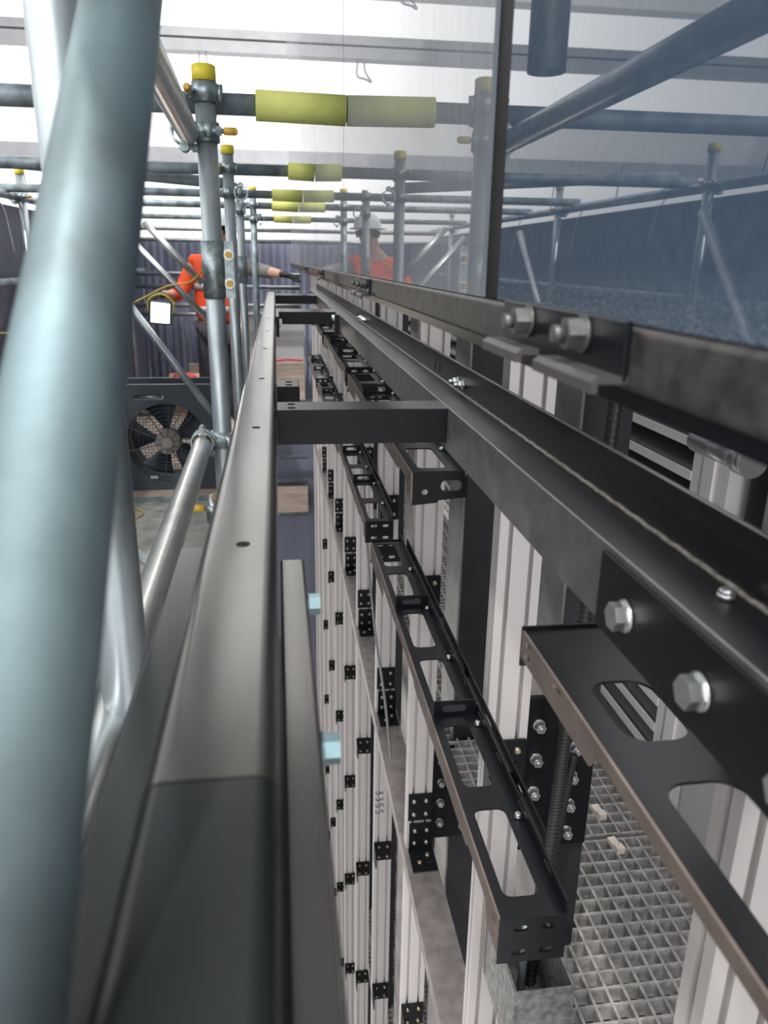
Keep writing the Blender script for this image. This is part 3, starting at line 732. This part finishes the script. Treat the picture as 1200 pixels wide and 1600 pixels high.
# ================================================================== THINGS ON THE DECK
# drum fan
fan = thing('drum_fan', 'big dark blue-grey drum fan standing on the deck', 'fan', (-.775, 5.30, -1.55))
Wf, Hf, Df = .74, .74, .30
circ = [(.275*math.cos(2*math.pi*k/40), .335 + .275*math.sin(2*math.pi*k/40)) for k in range(40)]
outl = rrect(0, Hf/2, Wf, Hf, .07, 6)
fh = obj('front_housing', plate(outl, [circ, rrect(-.10, .655, .20, .035, .017, 5)], .04, lambda u, v, n: (u, n, v)), 'rubber', fan, bevel=.008)
obj('back_housing', plate(outl, [circ], .04, lambda u, v, n: (u, Df+n, v)), 'rubber', fan)
obj('drum', cyl(new(), (0, .02, .335), (0, Df+.02, .335), .30, 40, inner=.276), 'rubber', fan)
obj('handle', cyl(new(), (-.18, .02, .655), (-.02, .02, .655), .010, 12), 'galv_bright', fh)
gr = new()
for k in range(9):
    r = .05 + .028*k; sweep(gr, [(r*math.cos(2*math.pi*q/36), 0, .335 + r*math.sin(2*math.pi*q/36)) for q in range(37)], .0016, 5)
for k in range(10):
    a = 2*math.pi*k/10 + .2; cyl(gr, (.05*math.cos(a), .002, .335+.05*math.sin(a)), (.285*math.cos(a), .002, .335+.285*math.sin(a)), .0035, 6)
obj('grille', gr, 'rubber', fan)
hb = cyl(new(), (0, .03, .335), (0, .14, .335), .085, 24); cyl(hb, (0, .0, .335), (0, .03, .335), .035, 20); obj('motor_hub', hb, 'fan_grey', fan)
for k in range(5):
    a = 2*math.pi*k/5 + .5; bm = new(); n = 6; rows = []
    for q in range(n+1):
        r = .075 + .19*q/n; wd = .35 + .12*q/n; tilt = .05
        rows.append([bm.verts.new((r*math.cos(a+s*wd), .13 + s*tilt + .004*e, .335 + r*math.sin(a+s*wd))) for s, e in ((-1, 0), (0, 1.5), (1, 0))])
    for q in range(n):
        for s in (0, 1): f = bm.faces.new((rows[q][s], rows[q][s+1], rows[q+1][s+1], rows[q+1][s])); f.smooth = True
    r_ = bmesh.ops.extrude_face_region(bm, geom=bm.faces[:])
    for v in [g for g in r_['geom'] if isinstance(g, bmesh.types.BMVert)]: v.co.y += .004
    obj('blade', bm, 'rubber', fan)
ms = new()
for k in range(25):
    c = -.27 + k*.0225; h = math.sqrt(max(.0001, .275**2 - c*c))
    cyl(ms, (c, Df, .335-h), (c, Df, .335+h), .0022, 5); cyl(ms, (-h, Df+.003, .335+c), (h, Df+.003, .335+c), .0022, 5)
obj('rear_mesh', ms, 'fan_grey', fan)
for s in (-1, 1): obj('foot', box(new(), s*.26-.05, s*.26+.05, .02, Df, -.0, .03), 'rubber', fan)
obj('badge', box(new(), -.13, -.08, -.004, 0, .085, .105), 'reflect', fh)
cbl = new(); sweep(cbl, smooth_path([(.36, -.02, .36), (.375, -.03, .2), (.38, -.06, .06), (.44, -.1, .005), (.52, -.2, .005)], 8), .005, 7)
obj('power_cable', cbl, 'yellow_cable', fan)

# work light
wl = thing('work_light', 'lit LED work light hanging from the brace left of the worker', 'lamp', (-.82, 5.75, -.37), rot=(0, .1, .12))
wh = obj('housing', box(new(), -.075, .075, 0, .05, -.08, .08), 'rubber', wl, bevel=.01)
obj('lens', box(new(), -.062, .062, -.004, 0, -.066, .066), 'lamp', wh)
hk = new(); sweep(hk, smooth_path([(-.08, .025, .0), (-.085, .025, .08), (0, .025, .13), (.085, .025, .08), (.08, .025, 0)], 6), .006, 8); obj('bracket', hk, 'yellow', wl)
for k in range(4): obj('fin', box(new(), -.06, .06, .05, .07, -.06+k*.035, -.05+k*.035), 'rubber', wh)
wc = new(); sweep(wc, smooth_path([(-1.62, 5.6, -.52), (-1.3, 5.7, -.40), (-1.0, 5.76, -.30), (-.80, 5.95, -.20), (-.62, 6.0, -.16), (-.50, 5.9, -.05), (-.45, 6.0, -.02)], 8), .006, 7)
tag(obj('lamp_cable', wc, 'yellow_cable'), 'yellow cable looping from the sheeting to the work light', 'cable')
yc = new(); sweep(yc, smooth_path([(-1.58, 2.9, -.42), (-1.56, 3.6, -.46), (-1.55, 4.4, -.40), (-1.56, 5.6, -.52)], 8), .006, 7)
tag(obj('yellow_cable', yc, 'yellow_cable'), 'yellow cable strung along the navy sheeting at the left edge', 'cable')

# clutter behind the fan
bxm = new(); box(bxm, -.17, .17, -.12, .12, 0, .30)
cbx = thing('cardboard_box', 'open brown cardboard box behind the fan', 'box', (-.98, 8.3, -1.55))
cw = new(); box(cw, -.19, .19, -.15, -.143, 0, .32); box(cw, -.19, .19, .143, .15, 0, .32); box(cw, -.19, -.183, -.143, .143, 0, .32); box(cw, .183, .19, -.143, .143, 0, .32); box(cw, -.183, .183, -.143, .143, 0, .006)
obj('body', cw, 'cardboard', cbx)
for s in (-1, 1):
    fp = new(); v = [fp.verts.new(p) for p in ((-.19, s*.15, .32), (.19, s*.15, .32), (.19, s*.25, .36), (-.19, s*.25, .36))]; fp.faces.new(v)
    r_ = bmesh.ops.extrude_face_region(fp, geom=fp.faces[:])
    for q in [g for g in r_['geom'] if isinstance(g, bmesh.types.BMVert)]: q.co.z += .006
    obj('flap', fp, 'cardboard', cbx)
def lump(r, seed, sz=(1,1,1)):
    bm = new(); bmesh.ops.create_icosphere(bm, subdivisions=3, radius=r); rnd = random.Random(seed)
    for v in bm.verts:
        n = 1 + .16*math.sin(v.co.x*40/r*.08+seed) * math.cos(v.co.y*31/r*.1) + rnd.uniform(-.05, .05)
        v.co = Vector((v.co.x*sz[0]*n, v.co.y*sz[1]*n, max(-r*.5, v.co.z)*sz[2]*n))
    for f in bm.faces: f.smooth = True
    return bm
tag(obj('red_rag', lump(.10, 3, (1.3, 1, .6)), 'red', loc=(-.98, 8.3, -1.20)), 'crumpled red cloth on top of the cardboard box', 'cloth')
tag(obj('plastic_bag', lump(.15, 5, (.9, .8, 1.5)), 'bag', loc=(-1.36, 8.15, -1.40)), 'crumpled clear plastic bag left of the cardboard box', 'bag')
tag(obj('tool_bag', lump(.14, 8, (1.6, .9, .9)), 'glove', loc=(-.50, 8.0, -1.48)), 'dark tool bag right of the cardboard box', 'bag')

# grey cable hanging along the columns
gc = new(); sweep(gc, smooth_path([(.345, 3.1, -.80), (.348, 3.05, -1.0), (.352, 2.9, -1.25), (.354, 2.7, -1.42), (.358, 2.45, -1.55), (.362, 2.3, -1.70)], 10), .005, 8)
tag(obj('grey_cable', gc, 'grey_cable'), 'slack grey cable hanging in front of the third slotted column', 'cable')

# ================================================================== WORKER
def skinned(name, verts, edges, radii, m, parent, root=0, sub=2):
    me = bpy.data.meshes.new(name); me.from_pydata(verts, edges, []); o = bpy.data.objects.new(name, me); C.objects.link(o)
    s = o.modifiers.new('skin', 'SKIN'); s.use_smooth_shade = True
    for i, r in enumerate(radii):
        sv_ = me.skin_vertices[0].data[i]; sv_.radius = r if isinstance(r, tuple) else (r, r); sv_.use_root = (i == root)
    b = o.modifiers.new('sub', 'SUBSURF'); b.levels = sub; b.render_levels = sub
    bpy.context.view_layer.update()
    dg = bpy.context.evaluated_depsgraph_get(); ev = o.evaluated_get(dg); me2 = bpy.data.meshes.new_from_object(ev)
    bpy.data.objects.remove(o); me2.materials.clear(); me2.materials.append(M[m])
    for p in me2.polygons: p.use_smooth = True
    o2 = bpy.data.objects.new(name, me2); C.objects.link(o2); o2.parent = parent
    return o2
pw = thing('person', 'worker in an orange hi-vis vest and white helmet reaching over the rail', 'person', (-.49, 6.95, -1.55))
pw.scale = (1.04, 1.04, 1.05)
# body (skin): pelvis up, arms: right reaching left to the lamp, left reaching over the rail
bv = [(0,0,.95), (0,0,1.12), (0,.01,1.30), (.005,0,1.47), (.03,-.02,1.56), (.06,-.03,1.68), (.06,-.04,1.76),
      (-.19,0,1.43), (-.30,-.10,1.20), (-.37,-.30,1.20), (-.40,-.40,1.21),
      (.19,-.01,1.44), (.32,-.14,1.40), (.46,-.34,1.38), (.52,-.42,1.37),
      (-.10,0,.90), (-.12,.0,.50), (-.13,.03,.10), (-.13,-.10,.04), (.10,0,.90), (.12,-.01,.50), (.13,.02,.10), (.14,-.11,.04)]
be = [(0,1),(1,2),(2,3),(3,4),(4,5),(5,6),(3,7),(7,8),(8,9),(9,10),(3,11),(11,12),(12,13),(13,14),(0,15),(15,16),(16,17),(17,18),(0,19),(19,20),(20,21),(21,22)]
brd = [(.16,.12),(.15,.11),(.17,.12),(.11,.09),.055,(.085,.10),(.075,.085), .06,.05,.038,.034, .06,.05,.040,.034, .09,.065,.05,.045,.09,.065,.05,.045]
skinned('body', bv, be, brd, 'skin', pw)
# clothing
vt = [(0,0,.93), (0,0,1.12), (0,.01,1.30), (.005,0,1.46), (-.17,0,1.44), (.17,-.01,1.45), (-.21,-.02,1.40), (.215,-.03,1.42)]
skinned('hi_vis_vest', vt, [(0,1),(1,2),(2,3),(3,4),(3,5),(4,6),(5,7)], [(.225,.165),(.215,.16),(.22,.16),(.13,.11),.085,.085,.075,.075], 'orange', pw)
for nm, zc in (('waist_band', 1.06), ('chest_band', 1.24)):
    bm = new(); n = 40; a = []; b = []
    for k in range(n):
        t_ = 2*math.pi*k/n; a.append(bm.verts.new((.208*math.cos(t_), .157*math.sin(t_)+.005, zc))); b.append(bm.verts.new((.208*math.cos(t_), .157*math.sin(t_)+.005, zc+.05)))
    for k in range(n): f = bm.faces.new((a[k], a[(k+1)%n], b[(k+1)%n], b[k])); f.smooth = True
    r_ = bmesh.ops.extrude_face_region(bm, geom=bm.faces[:])
    for v in [g for g in r_['geom'] if isinstance(g, bmesh.types.BMVert)]: v.co.x *= 1.03; v.co.y *= 1.03
    obj(nm, bm, 'reflect', pw)
skinned('trousers', [(0,0,.98),(-.10,0,.90),(-.12,0,.50),(-.13,.03,.12),(.10,0,.90),(.12,-.01,.50),(.13,.02,.12)], [(0,1),(1,2),(2,3),(0,4),(4,5),(5,6)], [(.18,.135),.11,.085,.075,.11,.085,.075], 'trousers', pw)
skinned('left_sleeve', [(-.19,0,1.43), (-.30,-.10,1.20), (-.36,-.27,1.20)], [(0,1),(1,2)], [.075,.062,.05], 'orange', pw)
skinned('right_sleeve', [(.19,-.01,1.44), (.32,-.14,1.40), (.455,-.33,1.38)], [(0,1),(1,2)], [.075,.062,.05], 'sleeve', pw)
for s in (-1, 1): skinned('boot', [(s*.13,.04,.12),(s*.132,.03,.05),(s*.138,-.08,.045),(s*.14,-.17,.035)], [(0,1),(1,2),(2,3)], [.062,.06,.055,.035], 'glove', pw)
def hand(o, d, dn, m, nm, flip=1):
    o = Vector(o); d = Vector(d).normalized(); dn = Vector(dn).normalized(); sd = d.cross(dn).normalized()*flip
    vs = [o - d*.02, o + d*.04, o + d*.085]; es = [(0,1),(1,2)]; rs = [.028, (.036,.020), (.036,.017)]
    for k, (q, L) in enumerate(((-.030,.070),(-.010,.080),(.010,.076),(.029,.060))):
        b = len(vs); vs += [o + d*.09 + sd*q, o + d*(.09+L*.55) + sd*q + dn*.012, o + d*(.09+L*.9) + sd*q + dn*.040]
        es += [(2, b), (b, b+1), (b+1, b+2)]; rs += [.011, .010, .008]
    b = len(vs); vs += [o + d*.045 - sd*.038 + dn*.01, o + d*.085 - sd*.055 + dn*.025]; es += [(1, b), (b, b+1)]; rs += [.013, .010]
    return skinned(nm, [tuple(v) for v in vs], es, rs, m, pw)
hand((-.40,-.40,1.21), (-.25,-.95,.05), (.2,0,-1), 'glove', 'left_glove')
hand((.52,-.42,1.37), (.8,-.6,-.1), (0,-.1,-1), 'glove', 'right_glove', -1)
# helmet and face
hm = new(); bmesh.ops.create_uvsphere(hm, u_segments=28, v_segments=16, radius=.125)
for v in hm.verts:
    v.co.z = max(v.co.z, -.01); v.co.x *= .92; v.co.y *= 1.12
for f in hm.faces: f.smooth = True
obj('helmet', hm, 'helmet', pw, loc=(.065, -.03, 1.735))
bm = cyl(new(), (0,-.02,-.012), (0,-.02,-.004), .15, 28); obj('helmet_brim', bm, 'helmet', pw, loc=(.065, -.035, 1.735))
fc = new(); cyl(fc, (0,-.10,0), (0,-.135,-.012), .013, 10, r1=.009)
obj('nose', fc, 'skin', pw, loc=(.06, -.035, 1.68))
for s in (-1, 1): obj('ear', cyl(new(), (s*.080,0,0), (s*.096,0,0), .026, 12), 'skin', pw, loc=(.06, -.03, 1.685))
obj('hair', cyl(new(), (0,0,-.05), (0,0,.0), .098, 20, r1=.105), 'glove', pw, loc=(.06, -.02, 1.715))
